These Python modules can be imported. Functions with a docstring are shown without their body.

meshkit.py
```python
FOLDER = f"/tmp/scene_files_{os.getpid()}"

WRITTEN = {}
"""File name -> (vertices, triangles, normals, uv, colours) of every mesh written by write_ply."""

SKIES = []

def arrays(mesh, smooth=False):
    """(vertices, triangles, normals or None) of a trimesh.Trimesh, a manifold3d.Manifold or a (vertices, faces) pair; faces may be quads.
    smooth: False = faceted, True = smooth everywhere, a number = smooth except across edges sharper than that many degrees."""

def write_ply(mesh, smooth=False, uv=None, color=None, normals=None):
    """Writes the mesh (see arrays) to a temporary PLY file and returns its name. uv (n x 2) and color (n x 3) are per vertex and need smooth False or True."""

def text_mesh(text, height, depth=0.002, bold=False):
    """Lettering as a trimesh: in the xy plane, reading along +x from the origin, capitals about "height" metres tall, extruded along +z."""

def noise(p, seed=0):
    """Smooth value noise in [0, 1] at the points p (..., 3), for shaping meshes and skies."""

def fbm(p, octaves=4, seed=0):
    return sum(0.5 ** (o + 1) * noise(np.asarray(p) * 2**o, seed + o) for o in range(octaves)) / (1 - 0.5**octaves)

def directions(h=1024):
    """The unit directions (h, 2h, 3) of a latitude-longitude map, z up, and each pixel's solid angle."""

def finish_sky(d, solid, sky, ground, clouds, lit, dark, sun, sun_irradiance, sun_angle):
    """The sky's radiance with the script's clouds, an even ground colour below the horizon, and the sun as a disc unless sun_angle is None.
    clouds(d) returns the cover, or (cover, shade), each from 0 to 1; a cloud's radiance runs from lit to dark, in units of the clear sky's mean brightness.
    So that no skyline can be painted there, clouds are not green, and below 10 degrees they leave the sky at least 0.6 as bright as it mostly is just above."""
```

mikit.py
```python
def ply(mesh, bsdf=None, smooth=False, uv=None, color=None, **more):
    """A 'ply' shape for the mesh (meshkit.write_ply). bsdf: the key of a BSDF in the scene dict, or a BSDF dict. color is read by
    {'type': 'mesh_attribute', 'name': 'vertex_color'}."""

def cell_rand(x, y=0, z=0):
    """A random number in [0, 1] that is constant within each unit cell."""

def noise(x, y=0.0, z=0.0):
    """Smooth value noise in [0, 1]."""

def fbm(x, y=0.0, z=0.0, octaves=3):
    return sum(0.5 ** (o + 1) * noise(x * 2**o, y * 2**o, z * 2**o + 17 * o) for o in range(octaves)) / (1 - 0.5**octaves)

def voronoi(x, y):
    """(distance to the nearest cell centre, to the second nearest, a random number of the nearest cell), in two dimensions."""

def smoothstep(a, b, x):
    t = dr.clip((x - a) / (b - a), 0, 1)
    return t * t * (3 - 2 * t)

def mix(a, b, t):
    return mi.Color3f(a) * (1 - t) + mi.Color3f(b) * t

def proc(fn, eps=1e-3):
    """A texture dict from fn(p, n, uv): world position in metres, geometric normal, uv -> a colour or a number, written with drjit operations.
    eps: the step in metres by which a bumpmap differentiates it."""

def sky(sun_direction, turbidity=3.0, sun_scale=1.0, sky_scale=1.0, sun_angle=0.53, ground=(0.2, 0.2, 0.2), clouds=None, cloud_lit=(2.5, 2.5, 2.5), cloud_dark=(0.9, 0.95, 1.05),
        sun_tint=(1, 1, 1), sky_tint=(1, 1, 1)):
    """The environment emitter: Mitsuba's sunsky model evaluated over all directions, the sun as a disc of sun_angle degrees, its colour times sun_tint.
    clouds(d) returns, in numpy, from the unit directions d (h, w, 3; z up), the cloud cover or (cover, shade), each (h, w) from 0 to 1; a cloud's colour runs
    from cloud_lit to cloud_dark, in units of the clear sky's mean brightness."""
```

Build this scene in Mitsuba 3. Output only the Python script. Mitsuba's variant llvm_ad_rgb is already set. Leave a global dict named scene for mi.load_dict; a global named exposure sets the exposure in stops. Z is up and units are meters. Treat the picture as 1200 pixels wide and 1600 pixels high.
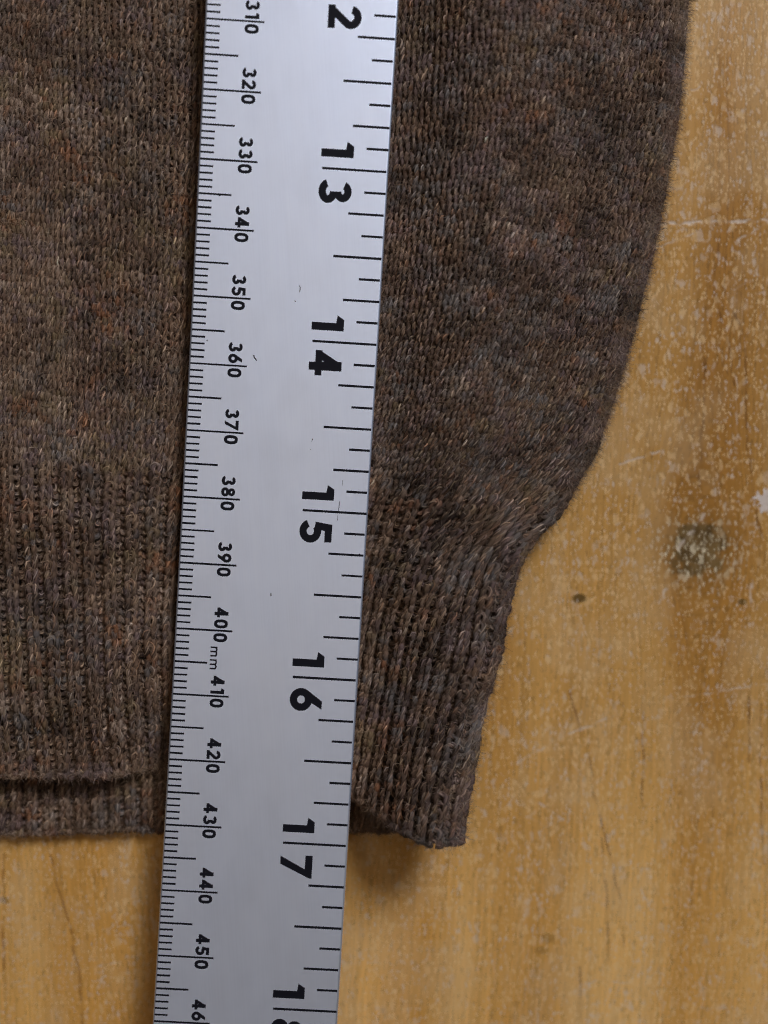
import math
import numpy as np
import drjit as dr
import mitsuba as mi
import trimesh
from shapely.geometry import Polygon, LineString, Point
from shapely.ops import unary_union
from shapely import affinity
import mikit, meshkit
from mikit import noise, fbm, voronoi, smoothstep, mix, proc

MM = 0.001
T = mi.ScalarTransform4f
scene, labels = {}, {}

# ------------------------------------------------------------------ camera
CAM = np.array([0.0, 0.0, 182.449])
VIEW = np.array([0.01346947, -0.049171, -0.99869955])
UPV = np.array([0.0, 0.99879016, -0.04917546])
scene['camera'] = {
    'type': 'thinlens', 'fov': 48.0, 'fov_axis': 'y', 'near_clip': 0.01, 'far_clip': 20.0,
    'aperture_radius': 3.5 * MM, 'focus_distance': 173.5 * MM,
    'to_world': T().look_at(origin=(CAM * MM).tolist(), target=((CAM + 100 * VIEW) * MM).tolist(), up=UPV.tolist()),
}
exposure = 0.9

# ------------------------------------------------------------------ key lamp and added fill panel (all well outside the picture)
def lamp(key, pos, target, w, h, rgb, label):
    scene[key] = {'type': 'rectangle',
                  'to_world': T().look_at(origin=pos, target=target, up=[0.1, 0.2, 1]) @ T().scale([w / 2, h / 2, 1]),
                  'bsdf': {'type': 'diffuse', 'reflectance': {'type': 'rgb', 'value': [.6, .6, .6]}},
                  'emitter': {'type': 'area', 'radiance': {'type': 'rgb', 'value': rgb}}}
    labels[key] = {'label': label, 'category': 'lamp'}

lamp('window_light', [0.64, 1.05, 1.12], [0, 0, 0], 0.46, 0.50, [13.5, 14.3, 16.2], 'soft daylight panel above and behind the top right of the picture')
lamp('fill_panel', [-0.2, 0.5, 2.3], [0, 0.1, 0], 2.6, 2.2, [0.295, 0.258, 0.225], 'large dim unseen fill panel added high above the table')  # added fill, stands in for the ambient light of the room

# ------------------------------------------------------------------ materials
def lin(c):
    return [((v / 255 + .055) / 1.055) ** 2.4 if v > 10 else v / 255 / 12.92 for v in c]

KX, KY = 52.6, -13.8                                 # the knot
SCRATCH = [  # x0, y0, x1, y1, half width, strength (mm)
    (43.8, 32.1, 51.3, 34.9, .18, .6), (42.7, 36.4, 64.5, 37.1, .26, .95), (46.2, 0.7, 40.1, -1.3, .22, .75),
    (23.1, -49.7, 31.3, -45.0, .22, .55), (31.3, -45.0, 39.5, -41.9, .26, .6), (27.6, -56.0, 31.4, -58.6, .22, .7),
    (50.9, -38.8, 66.2, -36.2, .16, .6), (-59.5, -85.4, -40.0, -81.6, .22, .5), (57.9, 26.3, 60.4, 27.6, .26, .8),
    (45.3, -23.9, 47.0, -22.6, .28, .8), (47.0, -22.6, 47.6, -20.9, .36, .8), (34.0, -86.2, 38, -85.0, .2, .5), (38, -85.0, 42.3, -85.9, .2, .5),
    (58.2, 13.0, 58.6, 2.0, .16, .55), (39.9, -18.5, 41.2, -16.2, .18, .5), (49.5, -14.9, 53.4, -9.5, .30, .8), (61.2, -20.5, 61.4, -24.0, .2, .7),
    (58.5, 34.0, 66.0, 38.5, .2, .6), (46.5, 56.0, 52.0, 57.6, .18, .5), (44.0, -70.0, 45.5, -73.0, .2, .5), (29.5, -66, 31.5, -68.5, .24, .6),
]

def seg(x, y, s):
    ax, ay, bx, by, w, a = s
    dx, dy = bx - ax, by - ay
    t = dr.clip(((x - ax) * dx + (y - ay) * dy) / (dx * dx + dy * dy), 0, 1)
    d = dr.sqrt(dr.square(x - ax - t * dx) + dr.square(y - ay - t * dy))
    return (1 - smoothstep(w * .25, w * 1.7, d)) * a

def wood_coords(p):
    x, y = p.x / MM, p.y / MM
    r2 = dr.square((x - KX) / 9.0) + dr.square((y - KY) / 15.0)
    push = dr.exp(-r2) * 5.5 * (x - KX) / dr.sqrt(dr.square(x - KX) + 9.0)
    lean = -0.035 * y + .10 * (y + 75) * smoothstep(-20, -40, x) * .9
    g = x + lean + 1.6 * noise(y * .03, 3.0) + .35 * noise(y * .16, x * .05) - push
    return x, y, g

def chips(x, y, sx, sy, thresh, soft, wob, rag):
    """small torn flakes: centres of a jittered grid, stretched along the grain, with ragged outlines"""
    f, k, c = voronoi(x / sx + wob, y / sy)
    size = dr.maximum(c - thresh, 0) / (1 - thresh)
    rad = .13 + .26 * size
    f = f + .22 * (rag - .5)
    return dr.select(c > thresh, (1 - smoothstep(rad - soft, rad + soft, f)) * (.45 + .55 * cell_pick(c)), 0.0)

def cell_pick(c):
    return dr.sqrt(dr.abs(c * 37.0 - dr.floor(c * 37.0)))

def wood_marks(x, y):
    patch = fbm(x * .06 + 3.1, y * .04, 1.7, 3)
    right = smoothstep(34, 64, x) * smoothstep(-75, -10, y)
    kd = dr.sqrt(dr.square((x - KX) / 6.2) + dr.square((y - KY + 1.2) / 5.8))
    near = 1 - smoothstep(.55, 1.7, kd)
    wob = noise(x * 1.3, y * 1.1) * .7
    rag = noise(x * 4.2, y * 3.0, 3.3)
    a = chips(x, y, .62, 1.25, .60, .17, wob, rag) * smoothstep(.10, .50, patch + .12 * right + .4 * near)
    b = chips(x + 31.7, y + 11.3, 1.05, 2.2, .70, .15, wob, rag) * smoothstep(.28, .60, patch + .16 * right + .25 * near)
    c = chips(x + 7.7, y + 71.3, 2.2, 2.9, .90, .12, wob * 1.4, rag) * smoothstep(.46, .6, patch + .12 * right)
    e = chips(x + 90.2, y + 3.3, .42, .70, .66, .20, wob, rag) * smoothstep(.12, .44, fbm(x * .11, y * .08, 9.0, 2) + .12 * right + .5 * near)
    # hair-thin pale nicks running with the grain
    st = smoothstep(.80, .90, noise(x * 3.4, y * .55, 51.0)) * smoothstep(.42, .62, fbm(x * .09, y * .06, 29.0, 2))
    m = dr.maximum(dr.maximum(a * .58, b * .54), dr.maximum(c * .40, e * .58))
    return dr.maximum(dr.maximum(m, st * .24), near * (.30 + .70 * smoothstep(2.5, -2.0, y - KY)) * dr.maximum(a, dr.maximum(b, e * .8))), near, kd

def wood_scratch(x, y):
    brk = smoothstep(.40, .62, noise(x * .9, y * 1.3, 2.0))
    jx, jy = x + .7 * (fbm(x * .9, y * .9, 4.0, 2) - .5), y + .9 * (fbm(x * .9, y * .9, 8.0, 2) - .5) * .5
    s = mi.Float(0)
    for q in SCRATCH:
        s = dr.maximum(s, seg(jx, jy, q))
    return s * (.15 + .85 * brk) * .72

GRAIN = [
    [(55.1, 33.2), (54.7, 25.9), (55.6, 22.7), (57.2, 17.4), (57.9, 11.3)],
    [(56.2, 26.9), (58.3, 21.7), (59.4, 19.4), (60.0, 15.4), (59.9, 7.3), (60.1, 1.2), (61.0, -1.9), (61.9, -10.2), (62.9, -13.2), (63.7, -19.2)],
    [(32.3, -37.8), (35.4, -48.2), (37.1, -58.1), (39.2, -64.9), (40.9, -72.8), (41.4, -79.7)],
    [(63.2, -39.9), (63.4, -53.5), (63.9, -66.1)], [(61.3, -37.8), (61.4, -49.3)], [(34.2, -82.9), (34.5, -91.4)],
    [(-51.8, -61.5), (-50.2, -68.2), (-48.1, -76.1), (-46.9, -83.2), (-46.3, -91.9)], [(-58.4, -64.0), (-58.8, -76.0), (-58.6, -87.6)],
    [(37.6, -61.8), (38.6, -71.2), (38.9, -81.8)], [(44.1, -37.8), (44.1, -56.6)], [(53.1, 15.4), (53.1, 5.3), (52.6, -4.9)],
]

def grain_lines(x, y):
    jx = x + .5 * (noise(x * .3, y * .35, 61.0) - .5)
    s = mi.Float(0)
    for q in GRAIN:
        for (a, b), (c, d) in zip(q[:-1], q[1:]):
            s = dr.maximum(s, seg(jx, y, (a, b, c, d, .22, 1.0)))
    return s * (.30 + .70 * smoothstep(.30, .65, noise(x * .9, y * .55, 63.0)))

def wood_color(p, n, uv):
    x, y, g = wood_coords(p)
    broad = fbm(g * .09, y * .006, 2.0, 3)
    mid = fbm(g * .55, y * .02, 7.0, 3)
    fine = fbm(g * 3.2, y * .10, 11.0, 2)
    c = mix([.56, .278, .066], [.72, .405, .128], smoothstep(.25, .75, broad))
    c = mix(c, mi.Color3f(.47, .25, .068), smoothstep(.50, .80, mid) * .22)
    fin2 = noise(g * 6.5, y * .045, 13.0)
    c = c * (.80 + .26 * fine + .14 * fin2)
    # paler sapwood towards the near end of the board
    c = c * mix([1.02, 1.02, 1.0], [.86, .82, .72], smoothstep(-82, -36, y))
    # the board is darker, browner heartwood round the knot and up the right side
    heart = dr.exp(-dr.square((x - 62.0) / 48.0) - dr.square((y - 12.0) / 60.0))
    c = mix(c, c * mi.Color3f(.71, .67, .61), heart)
    ln = noise(g * .42, y * .004, 21.0)
    line = 1 - smoothstep(.0, .045, dr.abs(ln - .5))
    line = line * smoothstep(.35, .65, noise(g * .07, y * .014, 33.0)) * (.4 + .6 * noise(g * 2, y * .35, 3.0))
    c = mix(c, c * mi.Color3f(.50, .42, .36), dr.maximum(line * .40, grain_lines(x, y) * .75))
    fpor = noise(g * 4.5, y * .9, 41.0)
    c = c * (1 - .20 * smoothstep(.70, .86, fpor))
    m, near, kd = wood_marks(x, y)
    mottle_glare = smoothstep(.44, .78, fbm(x * .20, y * .13, 14.0, 4) + .24 * smoothstep(20, 70, y) + .20 * dr.exp(-dr.square((x - 6) / 17) - dr.square((y + 82) / 13)))  # pale mottling and near patch, plus varnish glare painted in towards the top
    c = mix(c, mi.Color3f(.62, .44, .24), mottle_glare * .22)
    kn = 1 - smoothstep(.50, .86, kd + .42 * (noise(x * .7, y * .7, 6.0) - .5) + .16 * (noise(x * 2.2, y * 2.2, 6.0) - .5))
    kc = mix([.065, .038, .012], [.19, .115, .040], noise(x * .9, y * .9, 12.0))
    c = mix(c, c * mi.Color3f(.62, .58, .45), (1 - smoothstep(.5, 1.6, kd)) * .7)
    c = mix(c, kc, kn * .9)
    for hx, hy, hr, ha in ((33.7, -22.8, 1.25, .92), (59.9, -23.4, .75, .85), (29.2, -78.1, 1.3, .35), (28.2, -80.2, 1.1, .3), (-58.6, -71.5, 1.0, .5)):
        d = dr.sqrt(dr.square((x - hx) / 1.15) + dr.square((y - hy) * 1.25)) + .35 * (noise(x * 2, y * 2, hx) - .5)
        c = mix(c, mi.Color3f(.11, .060, .014), (1 - smoothstep(hr * .5, hr, d)) * ha)
    pale = mix(mix([.76, .52, .26], [.66, .53, .40], smoothstep(.40, .75, noise(x * .9, y * .7, 19.0))), mi.Color3f(.62, .51, .33), near)
    c = mix(c, pale, dr.clip(m, 0, 1))
    c = mix(c, mi.Color3f(.62, .51, .40), dr.clip(wood_scratch(x, y), 0, 1))
    d = dr.sqrt(dr.square((x - 64.4) / 1.25) + dr.square(y + 7.4)) + 2.4 * (fbm(x * 1.5, y * 1.5, 3.0, 3) - .5)
    c = mix(c, mi.Color3f(.66, .57, .50), (1 - smoothstep(1.7, 2.3, d)) * .85)
    return c

def wood_bump(p, n, uv):
    x, y, g = wood_coords(p)
    m, near, kd = wood_marks(x, y)
    return .35 * fbm(g * 2.6, y * .12, 11.0, 2) - .55 * m - .6 * wood_scratch(x, y) + .3 * fbm(x * .25, y * .18, 2.0, 2)

scene['wood_mat'] = {'type': 'bumpmap', 'arbitrary': {'type': 'proc', **{k: v for k, v in proc(wood_bump, eps=1e-4).items() if k != 'type'}}, 'scale': .00013,
                     'bsdf': {'type': 'principled', 'base_color': proc(wood_color), 'roughness': .40, 'specular': .14}}

def blade_color(p, n, uv):
    x, y = p.x / MM, p.y / MM
    f = fbm(x * .35, y * .22, 5.0, 3)
    g = noise(x * 7, y * 7, 1.0)
    br = noise((x + .06 * y) * 9.0, y * .16, 7.0)
    sm = smoothstep(.55, .75, fbm(x * .13, y * .10, 15.0, 3))
    return mi.Color3f(.81, .865, 1.0) * (.955 + .06 * f + .02 * g + .034 * (br - .5) - .03 * sm)

def blade_rough(p, n, uv):
    x, y = p.x / MM, p.y / MM
    return .485 + .06 * (fbm(x * .18, y * .12, 25.0, 3) - .5) + .05 * (noise((x + .06 * y) * 6.0, y * .12, 27.0) - .5)

scene['blade_mat'] = {'type': 'principled', 'base_color': proc(blade_color), 'roughness': proc(blade_rough), 'metallic': .90, 'specular': .5}
scene['ink_mat'] = {'type': 'principled', 'base_color': {'type': 'rgb', 'value': [.007, .007, .011]}, 'roughness': .5, 'specular': .12}
scene['wool_mat'] = {'type': 'twosided', 'bsdf': {'type': 'principled', 'base_color': {'type': 'mesh_attribute', 'name': 'vertex_color'},
                                                 'roughness': .9, 'specular': .15, 'sheen': .5, 'sheen_tint': .6}}

# ------------------------------------------------------------------ setting: the wooden top
def slab():
    w, h, t, c = 420, 440, 28, 1.5
    prof = Polygon([(-w / 2, -h / 2), (w / 2, -h / 2), (w / 2, h / 2), (-w / 2, h / 2)])
    def ring(inset, z):
        q = np.array([(-w / 2 + inset, -h / 2 + inset), (w / 2 - inset, -h / 2 + inset), (w / 2 - inset, h / 2 - inset), (-w / 2 + inset, h / 2 - inset)])
        return np.c_[q, np.full(4, z)]
    V = np.vstack([ring(c, 0), ring(0, -c), ring(0, -t), ]) * MM
    F = [[0, 1, 2], [0, 2, 3], [8, 10, 9], [8, 11, 10]]
    for k in range(2):
        for i in range(4):
            a, b = 4 * k + i, 4 * k + (i + 1) % 4
            F += [[a, a + 4, b + 4], [a, b + 4, b]]
    return np.array(V), np.array(F)

V, F = slab()
uvs = V[:, :2] / MM
scene['wooden_tabletop'] = mikit.ply((V, F), 'wood_mat', uv=uvs)
labels['wooden_tabletop'] = {'label': 'worn honey coloured wooden table top with scratches, pale chips and a dark knot', 'category': 'table top', 'kind': 'structure'}

# ------------------------------------------------------------------ ruler
RX0, RY0, RTH, RW = -28.3973, -11.1526, -0.0599, 28.1135
RC = (-0.0701, 1.9111, 0.0733, -0.1039)
RD = np.array([math.sin(RTH), -math.cos(RTH)])
RN = np.array([math.cos(RTH), math.sin(RTH)])
THICK = 1.0

def rprof(s):
    k = np.clip((np.asarray(s, float) - 385) / 75, -1.35, 1.35)
    return RC[0] * k + RC[1] * k ** 2 + RC[2] * k ** 3

def ruler_pt(s, t, h):
    s, t, h = (np.asarray(a, float) for a in (s, t, h))
    e = .5
    sl = (rprof(s + e) - rprof(s - e)) / (2 * e)
    ss = s - 385 - h * sl
    z = 9 + rprof(s) + RC[3] * t / RW + h
    return np.stack([RX0 + RD[0] * ss + RN[0] * t, RY0 + RD[1] * ss + RN[1] * t, z], -1)

S0, S1 = 284.0, 486.0
def blade():
    r = .36
    q = np.radians([0, 18, 40, 65, 90])
    rt = [(RW - r + r * math.sin(a), -r + r * math.cos(a)) for a in q]
    lf = [(r - r * math.sin(a), -r + r * math.cos(a)) for a in q[::-1]]
    prof = lf + rt + [(RW, -THICK + .1), (RW - .1, -THICK), (.1, -THICK), (0, -THICK + .1)]
    rows = np.arange(S0, S1 + .1, 2.0)
    n = len(prof)
    V = np.vstack([ruler_pt(np.full(n, s), [q[0] for q in prof], [q[1] for q in prof]) for s in rows])
    F = []
    for k in range(len(rows) - 1):
        for i in range(n):
            a, b = k * n + i, k * n + (i + 1) % n
            F += [[a, b, b + n], [a, b + n, a + n]]
    m = len(V) - n
    for i in range(1, n - 1):
        F += [[0, i + 1, i], [m, m + i, m + i + 1]]
    return V * MM, np.array(F)

V, F = blade()
m = trimesh.Trimesh(V, F, process=False)
if m.volume < 0:
    F = F[:, ::-1]
scene['ruler__blade'] = mikit.ply((V, F), 'blade_mat', smooth=32)
labels['ruler'] = {'label': 'pale satin metal ruler with millimetre and inch scales lying across the brown sweater', 'category': 'ruler'}

PRINT_H = 0.03
def print_mesh(polys):
    """flat ink on the blade from polygons in ruler coordinates (s, t)"""
    Vs, Fs, k = [], [], 0
    for pg in polys:
        for g in getattr(pg, 'geoms', [pg]):
            v, f = trimesh.creation.triangulate_polygon(g, engine='earcut')
            top = ruler_pt(v[:, 0], v[:, 1], np.full(len(v), PRINT_H))
            Vs.append(top); Fs.append(np.asarray(f) + k); k += len(v)
    V, F = np.vstack(Vs) * MM, np.vstack(Fs)
    nz = np.cross(V[F[:, 1]] - V[F[:, 0]], V[F[:, 2]] - V[F[:, 0]])[:, 2]
    F[nz < 0] = F[nz < 0][:, ::-1]
    return V, F

def tick(s, t0, t1, w):
    return LineString([(s, t0), (s, t1)]).buffer(w / 2, cap_style=2)

K = .222
def stroke(pts, k=K, cap=2):
    return LineString(pts).buffer(k / 2, cap_style=cap, join_style=2, mitre_limit=3)
def arc(cx, cy, rx, ry, a0, a1, n=28):
    a = np.radians(np.linspace(a0, a1, n))
    return [(cx + rx * math.cos(q), cy + ry * math.sin(q)) for q in a]
def sup(cx, cy, rx, ry, e=2.3, n=48):
    a = np.linspace(0, 2 * math.pi, n, endpoint=False)
    return Polygon([(cx + rx * np.sign(math.cos(q)) * abs(math.cos(q)) ** (2 / e), cy + ry * np.sign(math.sin(q)) * abs(math.sin(q)) ** (2 / e)) for q in a])
def ringp(cx, cy, rx, ry, k=K, e=2.15):
    return sup(cx, cy, rx, ry, e).difference(sup(cx, cy, rx - k, ry - k, e))

def glyphs():
    h = K / 2
    G = {}
    G['0'] = ringp(.34, .5, .34, .5, K, 2.5)
    G['1'] = Polygon([(.47, 0), (.47, 1), (.13, 1), (0, .79), (.235, .755), (.235, 0)])
    a = arc(.33, .685, .33 - h, .315 - h, 172, -28)
    G['2'] = unary_union([stroke(a + [(.13, h)]), Polygon([(.0, 0), (.66, 0), (.66, K * .95), (0, K * .95)])])
    G['3'] = unary_union([stroke(arc(.33, .735, .275 - h * .85, .265 - h, 165, -90)), stroke(arc(.33, .285, .34 - h, .285 - h, 90, -168))])
    G['4'] = unary_union([Polygon([(.68 - .12 - K, 0), (.68 - .12, 0), (.68 - .12, 1), (.68 - .12 - K * 1.2, 1)]), Polygon([(0, .19), (.70, .19), (.70, .19 + K * .92), (0, .19 + K * .92)]),
                          stroke([(.10, .28), (.43, .90)], K * .95)]).intersection(Polygon([(-1, 0), (2, 0), (2, 1), (.31, 1), (0, .40), (0, .19), (-1, .19)]))
    G['5'] = unary_union([stroke(arc(.32, .335, .345 - h, .335 - h, 128, -160)), stroke([(.63, 1 - h), (.20, 1 - h), (.145, .47)], K)])
    r6 = Point(.35, .34).buffer(.35, 32).difference(Point(.35, .34).buffer(.35 - K * 1.03, 32))
    dg = Polygon([(.38, 1), (.63, 1), (.40, .60), (.20, .52), (.055, .53)]).difference(Point(.35, .34).buffer(.35 - K * 1.03, 32))
    G['6'] = unary_union([r6, dg])
    G['7'] = Polygon([(0, 1), (.68, 1), (.68, .93), (.28, 0), (.04, 0), (.41, 1 - K * 1.02), (0, 1 - K * 1.02)])
    G['8'] = unary_union([ringp(.34, .285, .34, .285, K * .98), ringp(.34, .745, .29, .255, K * .9)])
    G['9'] = affinity.rotate(G['6'], 180, origin=(.35, .5))
    mm = [Polygon([(x, 0), (x + .19, 0), (x + .19, .72), (x, .72)]) for x in (0, .52, 1.04)]
    G['m'] = unary_union(mm + [Polygon([(0, .80), (.19, .80), (.19, .6), (0, .6)]), stroke(arc(.355, .53, .26, .22, 165, 0), .19), stroke(arc(.875, .53, .26, .22, 180, 0), .19)])
    return G
GL = glyphs()

def place_glyph(ch, s0, s1, t0, t1):
    g = GL[ch]
    x0, y0, x1, y1 = g.bounds
    g = affinity.translate(g, -x0, -y0)
    return affinity.translate(affinity.scale(g, (s1 - s0) / (x1 - x0), (t1 - t0) / (y1 - y0), origin=(0, 0)), s0, t0)

rng = np.random.default_rng(5)
mmt = []
for s in range(285, 486):
    L = 8.72 if s % 10 == 0 else 5.15 if s % 5 == 0 else 2.26
    mmt.append(tick(s, .24, L + rng.normal(0, .02), .29 + rng.normal(0, .012)))
scene['ruler__millimetre_scale'] = mikit.ply(print_mesh(mmt), 'ink_mat')
it = []
for e in range(int(285 / 25.4 * 8) + 1, int(485.5 / 25.4 * 8) + 1):
    s = e * 25.4 / 8
    L = 9.85 if e % 8 == 0 else 7.42 if e % 4 == 0 else 5.62 if e % 2 == 0 else 3.42
    it.append(tick(s, RW - L + rng.normal(0, .025), RW - .26 + rng.normal(0, .04), .35 + rng.normal(0, .012)))
scene['ruler__inch_scale'] = mikit.ply(print_mesh(it), 'ink_mat')

SW = {'0': 1.36, '1': .92, '2': 1.36, '3': 1.42, '4': 1.52, '5': 1.38, '6': 1.40, '7': 1.46, '8': 1.38, '9': 1.40}
def num(root, k):
    return root if k == 0 else f'{root}_{k:03d}'
k = 0
for s in range(290, 490, 10):
    a, b, c = str(s)
    w0, w1 = SW[a], SW[b]
    e = s - .36
    gs = [place_glyph(b, e - w1, e, 5.86, 7.95), place_glyph(a, e - w1 - .30 - w0, e - w1 - .30, 5.86, 7.95)]
    gs.append(place_glyph(c, s + .38, s + .38 + SW[c], 5.86, 7.95))
    if s - 4 > S0 and s + 2 < S1:
        key = num('ruler__millimetre_number', k); k += 1
        scene[key] = mikit.ply(print_mesh(gs), 'ink_mat')
scene['ruler__unit_lettering'] = mikit.ply(print_mesh([place_glyph('m', 402.46, 404.0, 5.55, 6.62), place_glyph('m', 404.4, 405.95, 5.55, 6.62)]), 'ink_mat')
BW = {'1': (2.3, 0), '2': (3.3, 2.05), '3': (3.4, 1.62), '4': (3.75, 1.3), '5': (3.4, 1.45), '6': (3.5, 1.62), '7': (3.5, 1.8), '8': (3.45, 1.5), '9': (3.5, 1.6)}
k = 0
for inch in range(12, 20):
    s = inch * 25.4
    if s - 4.5 < S0 or s + 5.5 > S1:
        continue
    a, b = str(inch)
    gs = [place_glyph('1', s - 4.0, s - 1.68, 18.05, 22.85)]
    w, o = BW[b]
    gs.append(place_glyph(b, s + o, s + o + w, 17.95, 22.85))
    scene[num('ruler__inch_number', k)] = mikit.ply(print_mesh(gs), 'ink_mat'); k += 1
fl = [LineString([(347.55, 15.9), (348.0, 16.05), (348.5, 15.95)]).buffer(.055), Point(349.9, 15.4).buffer(.09),
      LineString([(358.3, 9.65), (358.6, 9.75), (359.0, 10.1)]).buffer(.09), LineString([(393.9, 14.15), (394.25, 14.22)]).buffer(.08),
      LineString([(379.4, 23.75), (380.9, 23.65)]).buffer(.045), LineString([(381.5, 23.6), (382.3, 23.62)]).buffer(.035),
      LineString([(376.2, 24.0), (376.9, 24.05)]).buffer(.03), Point(335.05, 3.35).buffer(.2), Point(308.2, 22.4).buffer(.06), Point(387.3, RW - .9).buffer(.2),
      Point(356.5, 2.6).buffer(.1), Point(371.8, 18.9).buffer(.06), LineString([(370.2, 19.1), (370.6, 19.05)]).buffer(.04)]
for k, g in enumerate(fl):
    scene[num('ruler__ink_fleck', k)] = mikit.ply(print_mesh([g]), 'ink_mat')

# ------------------------------------------------------------------ sweater: knitted yarn on a curved surface (all in mm)
EDGE = np.array([[50.2, 96], [49.8, 85], [48.8, 69.4], [48.3, 63.7], [47.7, 53.6], [46.8, 47.3], [45.9, 41.9], [44.8, 35.6], [43.4, 28.8], [41.9, 22.9], [40.5, 17.0], [38.8, 11.1], [37.2, 6.1], [35.2, .2],
                 [32.0, -5.3], [29.6, -8.8], [26.6, -11.5], [24.2, -14.6], [22.9, -17.6], [22.3, -20.5], [21.4, -24.1], [20.8, -29.3], [19.5, -34.0], [18.2, -38.0], [17.3, -42.5], [16.4, -46.8], [15.4, -51.0], [14.8, -54.6], [14.3, -58.3], [13.9, -66]])
HEM = np.array([[-75, -49.5], [-56.5, -49.3], [-46.7, -49.2], [-31.5, -49.0], [-18, -50.0], [-8, -51.1], [-2.2, -52.9], [2.4, -55.0], [7.2, -56.6], [10.8, -57.2], [14.0, -58.5], [18, -59.4], [25, -59.6]])
RIB = np.array([[-75, 1.6], [-55.6, 1.1], [-31.5, -1.3], [2.3, -3.7], [20, -4.6], [29.6, -5.2], [40, -6.0]])
WALE, RIBROWS, BODYROWS, XL, YREF = 1.29, 43, 88, -66.0, -30.0
RXF = 3.6
EDGE[:, 0] += np.interp(EDGE[:, 1], [-30, 0, 40, 70], [-1.35, -.95, -1.15, -1.05])
def sstep(a, b, x):
    t = np.clip((x - a) / (b - a), 0, 1)
    return t * t * (3 - 2 * t)
def smooth_interp(x, tab, w=1.6):
    return sum(np.interp(x + d * w, tab[:, 0], tab[:, 1]) for d in (-1, -.5, 0, .5, 1)) / 5
EY = EDGE[::-1]
def xe(y):
    return sum(np.interp(y + d * .9, EY[:, 1], EY[:, 0]) for d in (-1, -.5, 0, .5, 1)) / 5
def xe_wide(y):
    return sum(np.interp(y + d, EY[:, 1], EY[:, 0]) for d in np.linspace(-13, 13, 9)) / 9
XF_REF = float(xe(np.array(YREF))) - RXF
NF = int(round((XF_REF - XL) / WALE))
NF += NF % 2
NFOLD = 9

def ytab(x, v):
    lo, hi = smooth_interp(x, HEM), smooth_interp(x, RIB, 3)
    return np.where(v < 1, lo + (hi - lo) * v, hi + (v - 1) * 50.0 * .985)

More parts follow.
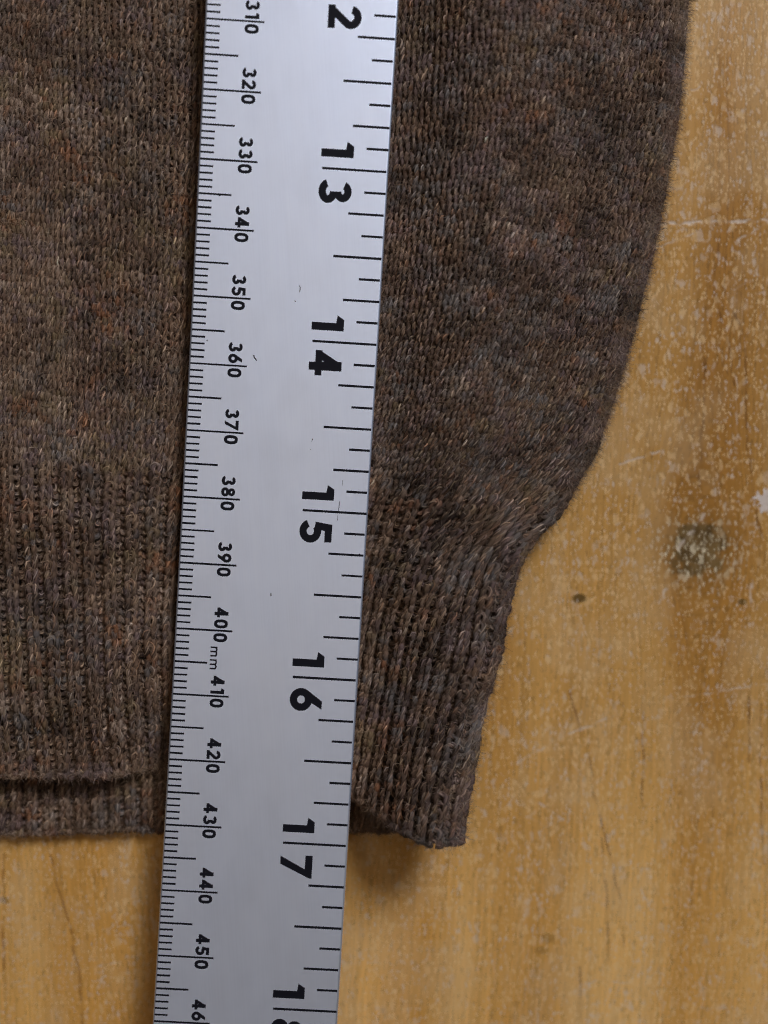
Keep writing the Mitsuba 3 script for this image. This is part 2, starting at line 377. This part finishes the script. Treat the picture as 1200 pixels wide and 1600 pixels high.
def top_height(x, y):
    # signed gaps to the ruler's two sides
    sx, sy = x - RX0, y - RY0
    t = sx * RN[0] + sy * RN[1]
    dr_, dl_ = np.maximum(t - RW, 0), np.maximum(-t, 0)
    z = 4.9 + 8.0 * (1 - np.exp(-(dr_ / 8.8) ** 2)) * (1 - .42 * sstep(24, 4, xe(y) - x) * sstep(-30, -5, y)) + 3.6 * (1 - np.exp(-(dl_ / 6.5) ** 2)) + 1.9 * np.sin(np.clip(t / RW, 0, 1) * math.pi)
    z = z - 2.3 * sstep(-34, -47, y) * sstep(2, -14, x)
    z = z + 4.4 * sstep(-6, 10, x) * sstep(-36, -58, y)
    q = np.stack([x / 17.0, y / 21.0, np.zeros_like(x)], -1)
    z = z + 1.7 * (meshkit.fbm(q, 3, 4) - .5) * np.clip((dr_ + dl_) / 6, .1, 1)
    q = np.stack([x / 6.0, y / 7.0, np.zeros_like(x)], -1)
    return z + .45 * (meshkit.noise(q, 9) - .5)

def surf(i, j):
    """front surface: wale number i, course number j -> point in mm"""
    v = np.where(j <= RIBROWS, j / RIBROWS, 1 + (j - RIBROWS) / 48.0)
    u = np.clip(i, None, NF)
    un = u / NF
    X0 = XL + (XF_REF - XL) * (1.20 * un - .20 * un * un)
    w = np.clip((X0 + 46) / (XF_REF + 46), 0, 1) ** 1.2
    y = ytab(X0, v)
    for _ in range(3):
        x = X0 + (xe(y) * w ** 7 + xe_wide(y) * (1 - w ** 7) - RXF - XF_REF) * w + (1 - w) * (-.035) * np.minimum(y + 10, 0)
        y = ytab(x, v)
    h = top_height(x, y)
    zb = 1.0 + 9.0 * sstep(-34, -58, y)
    ph = np.clip(i - NF, 0, NFOLD) / NFOLD * math.pi
    zc, rz = (h + zb) / 2, (h - zb) / 2
    c, s = np.cos(ph), np.sin(ph)
    z = np.where(i <= NF, h, zc + rz * np.sign(c) * np.abs(c) ** .8)
    x = np.where(i <= NF, x, x + RXF * np.abs(s) ** .8)
    return np.stack([x, y, z], -1)

def back_surf(i, j):
    """inside face of the back hem, flat on the table"""
    x = XL + i * WALE + .02 * j
    lo = np.interp(x, [-66, -58, -33, -2.6, 5, 12], [-60.0, -59.8, -59.1, -59.5, -59.7, -60.5])
    y = lo + j * 1.15
    z = 1.9 - .45 * sstep(2.0, 0, j) + .5 * (meshkit.noise(np.stack([x / 9, y / 9, 0 * x], -1), 3) - .5) - .5 * sstep(-2, 10, x)
    return np.stack([x, y, z], -1)

PAL = np.array([[.150, .100, .062], [.095, .062, .040], [.205, .150, .098], [.200, .095, .045], [.150, .114, .060], [.130, .098, .090], [.122, .118, .108], [.040, .028, .021], [.32, .255, .185]])
PBIAS = np.array([.55, .55, .30, -.35, .05, .20, -.05, .15, -.55])
def wool_color(P, along, row, seed, rg):
    """heathered yarn: dyed fibre clumps blended by noise in space and along each thread"""
    W = []
    for k in range(len(PAL)):
        a = meshkit.fbm(np.stack([P[:, 0] / 4.2 + 13 * k, P[:, 1] / 3.8, 0 * along + k], -1), 2, 40 + k + seed) - .5
        b = meshkit.noise(np.stack([along * .9 + 7 * k, row * 1.37, 0 * along + 3 * k], -1), 60 + k + seed) - .5
        c = meshkit.noise(np.stack([along * 4.3 + 7 * k, row * 1.37, 0 * along + 5 * k], -1), 80 + k + seed) - .5
        W.append(PBIAS[k] + 5.4 * a + 2.4 * b + 3.0 * c)
    W = np.array(W).T
    right_shade = sstep(-4, 10, P[:, 0])  # right side shade painted into the wool by darker, greyer fibre weights
    W[:, 0] -= .25 * right_shade; W[:, 5] += .55 * right_shade; W[:, 6] += .85 * right_shade; W[:, 7] += 1.15 * right_shade; W[:, 1] += .45 * right_shade; W[:, 2] -= .6 * right_shade; W[:, 4] -= .3 * right_shade; W[:, 8] -= .3 * right_shade; W[:, 3] -= .1 * right_shade
    W = np.exp(W * 1.9)
    W /= W.sum(1, keepdims=True)
    big = meshkit.fbm(np.stack([P[:, 0] / 12, P[:, 1] / 12, 0 * along], -1), 2, 17 + seed) - .5
    return (W @ PAL) * (1 + .55 * big)[:, None] * np.array([1.38, 1.20, 1.17])

NSTR = 6
def knit(fn, i0, i1, j0, j1, rib, seed, nseg=13, r0=.34, lean=.135):
    """rows of looped yarn: a core tube wound with twisted strands of dyed fibre; returns (V, F, C, centre points, normals, colours)"""
    rg = np.random.default_rng(seed)
    nside = 4
    n = (i1 - i0) * nseg + 1
    t = np.linspace(0, (i1 - i0) * 2 * math.pi, n)
    rows = np.arange(j0, j1)
    nr = len(rows)
    tt = np.broadcast_to(t, (nr, n))
    ic = i0 + tt / (2 * math.pi)
    jc = np.broadcast_to(rows[:, None], (nr, n)).astype(float)
    ribw = np.full(ic.shape, float(rib)) if np.isscalar(rib) else rib(jc)
    jit = lambda s, f: meshkit.noise(np.stack([ic * f, jc * 1.7, np.full_like(ic, s)], -1), seed + s) - .5
    A = lean + .03 * ribw
    ii = ic + A * np.sin(2 * tt) + ribw * .13 * np.sin(math.pi * ic) + .34 * jit(1, 1.1)
    amp = np.where((jc < .5) & (ribw > .5), .38, .86)
    jj = jc + amp * np.cos(tt) + .46 * jit(2, 1.3)
    knitside = np.clip(2.4 * np.cos(math.pi * ic), -1, 1)
    sgn = (1 - ribw) + ribw * knitside
    z = -np.where(sgn < 0, .4 * sgn, sgn) * .30 * np.cos(2 * tt) + ribw * .84 * np.cos(math.pi * ic) + .34 * jit(3, 1.0)
    ii, jj, z = ii.ravel(), jj.ravel(), z.ravel()
    e = .15
    P = fn(ii, jj)
    N = np.cross(fn(ii + e, jj) - fn(ii - e, jj), fn(ii, jj + e) - fn(ii, jj - e))
    N /= np.linalg.norm(N, axis=1, keepdims=True) + 1e-12
    P = P + N * z[:, None]
    unit = lambda v: v / (np.linalg.norm(v, axis=-1, keepdims=True) + 1e-12)
    Tn = unit(np.gradient(P.reshape(nr, n, 3), axis=1).reshape(-1, 3))
    B = unit(np.cross(Tn, N))
    M = np.cross(B, Tn)
    al, ro = ic.ravel(), jc.ravel()
    rad = (r0 + .085 * ribw.ravel()) * (.84 + .36 * meshkit.noise(np.stack([al * 2.2, ro * 1.9, 0 * al], -1), seed + 5))
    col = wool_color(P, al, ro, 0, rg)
    th = np.arange(nside) / nside * 2 * math.pi
    V = [(P[:, None] + rad[:, None, None] * (np.cos(th)[None, :, None] * M[:, None] + np.sin(th)[None, :, None] * B[:, None])).reshape(-1, 3)]
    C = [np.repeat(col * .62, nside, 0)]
    base = (np.arange(nr)[:, None] * n + np.arange(n - 1)[None]).ravel()
    F = []
    for k in range(nside):
        k2 = (k + 1) % nside
        a, b = base * nside + k, base * nside + k2
        c, d = (base + 1) * nside + k2, (base + 1) * nside + k
        F += [np.c_[a, b, c], np.c_[a, c, d]]
    # strands, left out where the ruler lies on the wool
    tr = (P[:, 0] - RX0) * RN[0] + (P[:, 1] - RY0) * RN[1]
    seen = ~((tr[base] > 2.5) & (tr[base] < RW - 2.5))
    bs = base[seen]
    right_shade = sstep(-4, 10, P[:, 0])
    off = len(V[0])
    for s in range(NSTR):
        ph = 2 * math.pi * (s / NSTR + al * 1.15 * (1 if s % 2 else .8)) + 3.2 * meshkit.noise(np.stack([al * 1.6, ro * 2.3, 0 * al + s], -1), seed + 90 + s)
        rs = rad * (.96 + .40 * meshkit.noise(np.stack([al * 2.7, ro * 2.1, 0 * al + s + 50], -1), seed + 120 + s))
        radial = np.cos(ph)[:, None] * M + np.sin(ph)[:, None] * B
        Q = P + rs[:, None] * radial
        ts = unit(np.gradient(Q.reshape(nr, n, 3), axis=1).reshape(-1, 3))
        w = np.cross(ts, radial) * (rg.uniform(.05, .10, nr)[:, None] * np.ones((nr, n))).reshape(-1, 1)
        w = w * (.6 + .8 * meshkit.noise(np.stack([al * 3.3, ro * 1.1, 0 * al + s], -1), seed + 150 + s))[:, None]
        V.append(np.stack([Q - w, Q + w], 1).reshape(-1, 3))
        blk = np.floor(al * 1.7 + s * .37 + ro * .61).astype(np.int64)
        blk -= blk.min()
        nb = int(blk.max()) + 1
        pick = PAL[rg.choice(len(PAL), (nr, nb), p=[.22, .13, .18, .085, .10, .065, .09, .06, .07])]
        tone = np.exp(rg.normal(.04, .30, (nr, nb)))
        r_ = np.repeat(np.arange(nr), n)
        cs = (.66 * col + .34 * pick[r_, blk]) * tone[r_, blk][:, None] * np.exp(rg.normal(0, .12, len(al)))[:, None]
        C.append(np.repeat(cs, 2, 0))
        a = off + bs * 2
        F += [np.c_[a, a + 1, a + 3], np.c_[a, a + 3, a + 2]]
        off += 2 * len(Q)
    return np.vstack(V), np.vstack(F), np.clip(np.vstack(C), .004, .6), P, N, col

def under(fn, i0, i1, j0, j1, off, step=1.0):
    """the closed inside of the fabric just under the loops"""
    i = np.arange(i0, i1 + 1e-6, step); j = np.arange(j0, j1 + 1e-6, step)
    I, J = np.meshgrid(i, j)
    f, g = I.ravel(), J.ravel()
    P = fn(f, g)
    N = np.cross(fn(f + .2, g) - fn(f - .2, g), fn(f, g + .2) - fn(f, g - .2))
    N /= np.linalg.norm(N, axis=1, keepdims=True) + 1e-12
    P = P + off * N
    a = (np.arange(len(j) - 1)[:, None] * len(i) + np.arange(len(i) - 1)[None]).ravel()
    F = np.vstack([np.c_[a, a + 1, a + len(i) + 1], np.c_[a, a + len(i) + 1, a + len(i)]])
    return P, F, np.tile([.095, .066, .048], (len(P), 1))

def join(parts):
    Vs, Fs, Cs, k = [], [], [], 0
    for v, f, c in parts:
        Vs.append(v); Fs.append(f + k); Cs.append(c); k += len(v)
    return np.vstack(Vs), np.vstack(Fs), np.vstack(Cs)

def put(key, parts):
    V, F, C = join(parts)
    scene[key] = mikit.ply((V * MM, F), 'wool_mat', smooth=True, color=C)

NI = NF + NFOLD + 1
ribfade = lambda jc: 1 - sstep(RIBROWS - 3.5, RIBROWS + 1.0, jc)
labels['sweater'] = {'label': 'heathered brown wool sweater with ribbed hem lying flat under the ruler', 'category': 'sweater'}
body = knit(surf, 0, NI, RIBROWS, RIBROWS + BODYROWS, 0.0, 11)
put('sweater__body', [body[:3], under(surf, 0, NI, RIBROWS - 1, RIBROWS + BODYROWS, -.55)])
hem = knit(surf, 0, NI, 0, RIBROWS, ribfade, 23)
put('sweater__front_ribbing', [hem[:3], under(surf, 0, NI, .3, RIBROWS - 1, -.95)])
NB = int((11 - XL) / WALE)
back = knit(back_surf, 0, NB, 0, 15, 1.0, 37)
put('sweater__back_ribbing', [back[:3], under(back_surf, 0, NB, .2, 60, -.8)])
labels['sweater__back_ribbing'] = {'label': 'strip of the back hem showing below the front hem'}

# loose fibres standing off the yarn
def fuzz(src, count, seed, lift, lmin, lmax, where=None):
    P, N, col = src[3], src[4], src[5]
    if where is not None:
        P, N, col = P[where], N[where], col[where]
    rg = np.random.default_rng(seed)
    k = rg.integers(0, len(P), count)
    p, n, c = P[k], N[k], col[k]
    d = rg.normal(size=(count, 3))
    d -= (d * n).sum(1, keepdims=True) * n
    d /= np.linalg.norm(d, axis=1, keepdims=True)
    el = np.radians(rg.normal(lift, 14, count))
    v0 = d * np.cos(el)[:, None] + n * np.sin(el)[:, None]
    side = np.cross(n, d)
    bend = rg.normal(0, .55, count)[:, None] * side - n * rg.uniform(.1, .6, count)[:, None]
    L = rg.uniform(lmin, lmax, count)[:, None]
    start = p + n * .36 + rg.normal(0, .12, (count, 3))
    w = rg.uniform(.013, .032, count)[:, None]
    pts, ns = [], 3
    for q in range(ns):
        a = q / (ns - 1)
        pts.append(start + v0 * L * a + bend * L * a * a * .5)
    V = []
    for q in range(ns):
        tz = pts[min(q + 1, ns - 1)] - pts[max(q - 1, 0)]
        s = np.cross(tz, n); s /= np.linalg.norm(s, axis=1, keepdims=True) + 1e-9
        ww = w * (1 - .6 * q / (ns - 1))
        V += [pts[q] - s * ww, pts[q] + s * ww]
    V = np.stack(V, 1)
    b = np.arange(count) * 2 * ns
    F = []
    for q in range(ns - 1):
        F += [np.c_[b + 2 * q, b + 2 * q + 1, b + 2 * q + 3], np.c_[b + 2 * q, b + 2 * q + 3, b + 2 * q + 2]]
    pick = PAL[rg.choice(len(PAL), count, p=np.array([.2, .1, .22, .07, .08, .09, .09, .03, .12]))]
    tint = (.62 * c + .38 * pick) * np.exp(rg.normal(.08, .30, count))[:, None]
    C = np.repeat(np.clip(tint, .01, .6)[:, None], 2 * ns, 1)
    return V.reshape(-1, 3), np.vstack(F), C.reshape(-1, 3)

fold = lambda q: (q[3][:, 0] > xe(q[3][:, 1]) - 2.6)
lip = lambda q, d: q[3][:, 1] < smooth_interp(q[3][:, 0], HEM) + d
put('sweater__wool_fuzz', [fuzz(body, 20000, 4, 48, .6, 2.1, fold(body)), fuzz(hem, 12000, 5, 42, .6, 2.0, fold(hem)), fuzz(hem, 6500, 6, 20, .4, 1.2, lip(hem, 1.3)), fuzz(back, 4000, 7, 25, .5, 1.3, back[3][:, 1] < -57.8), fuzz(body, 112000, 1, 7, .35, 1.3), fuzz(hem, 38000, 2, 9, .4, 1.2), fuzz(back, 3500, 3, 12, .4, 1.2)])
labels['sweater__wool_fuzz'] = {'label': 'fine loose fibres over the knitted surface', 'kind': 'stuff'}
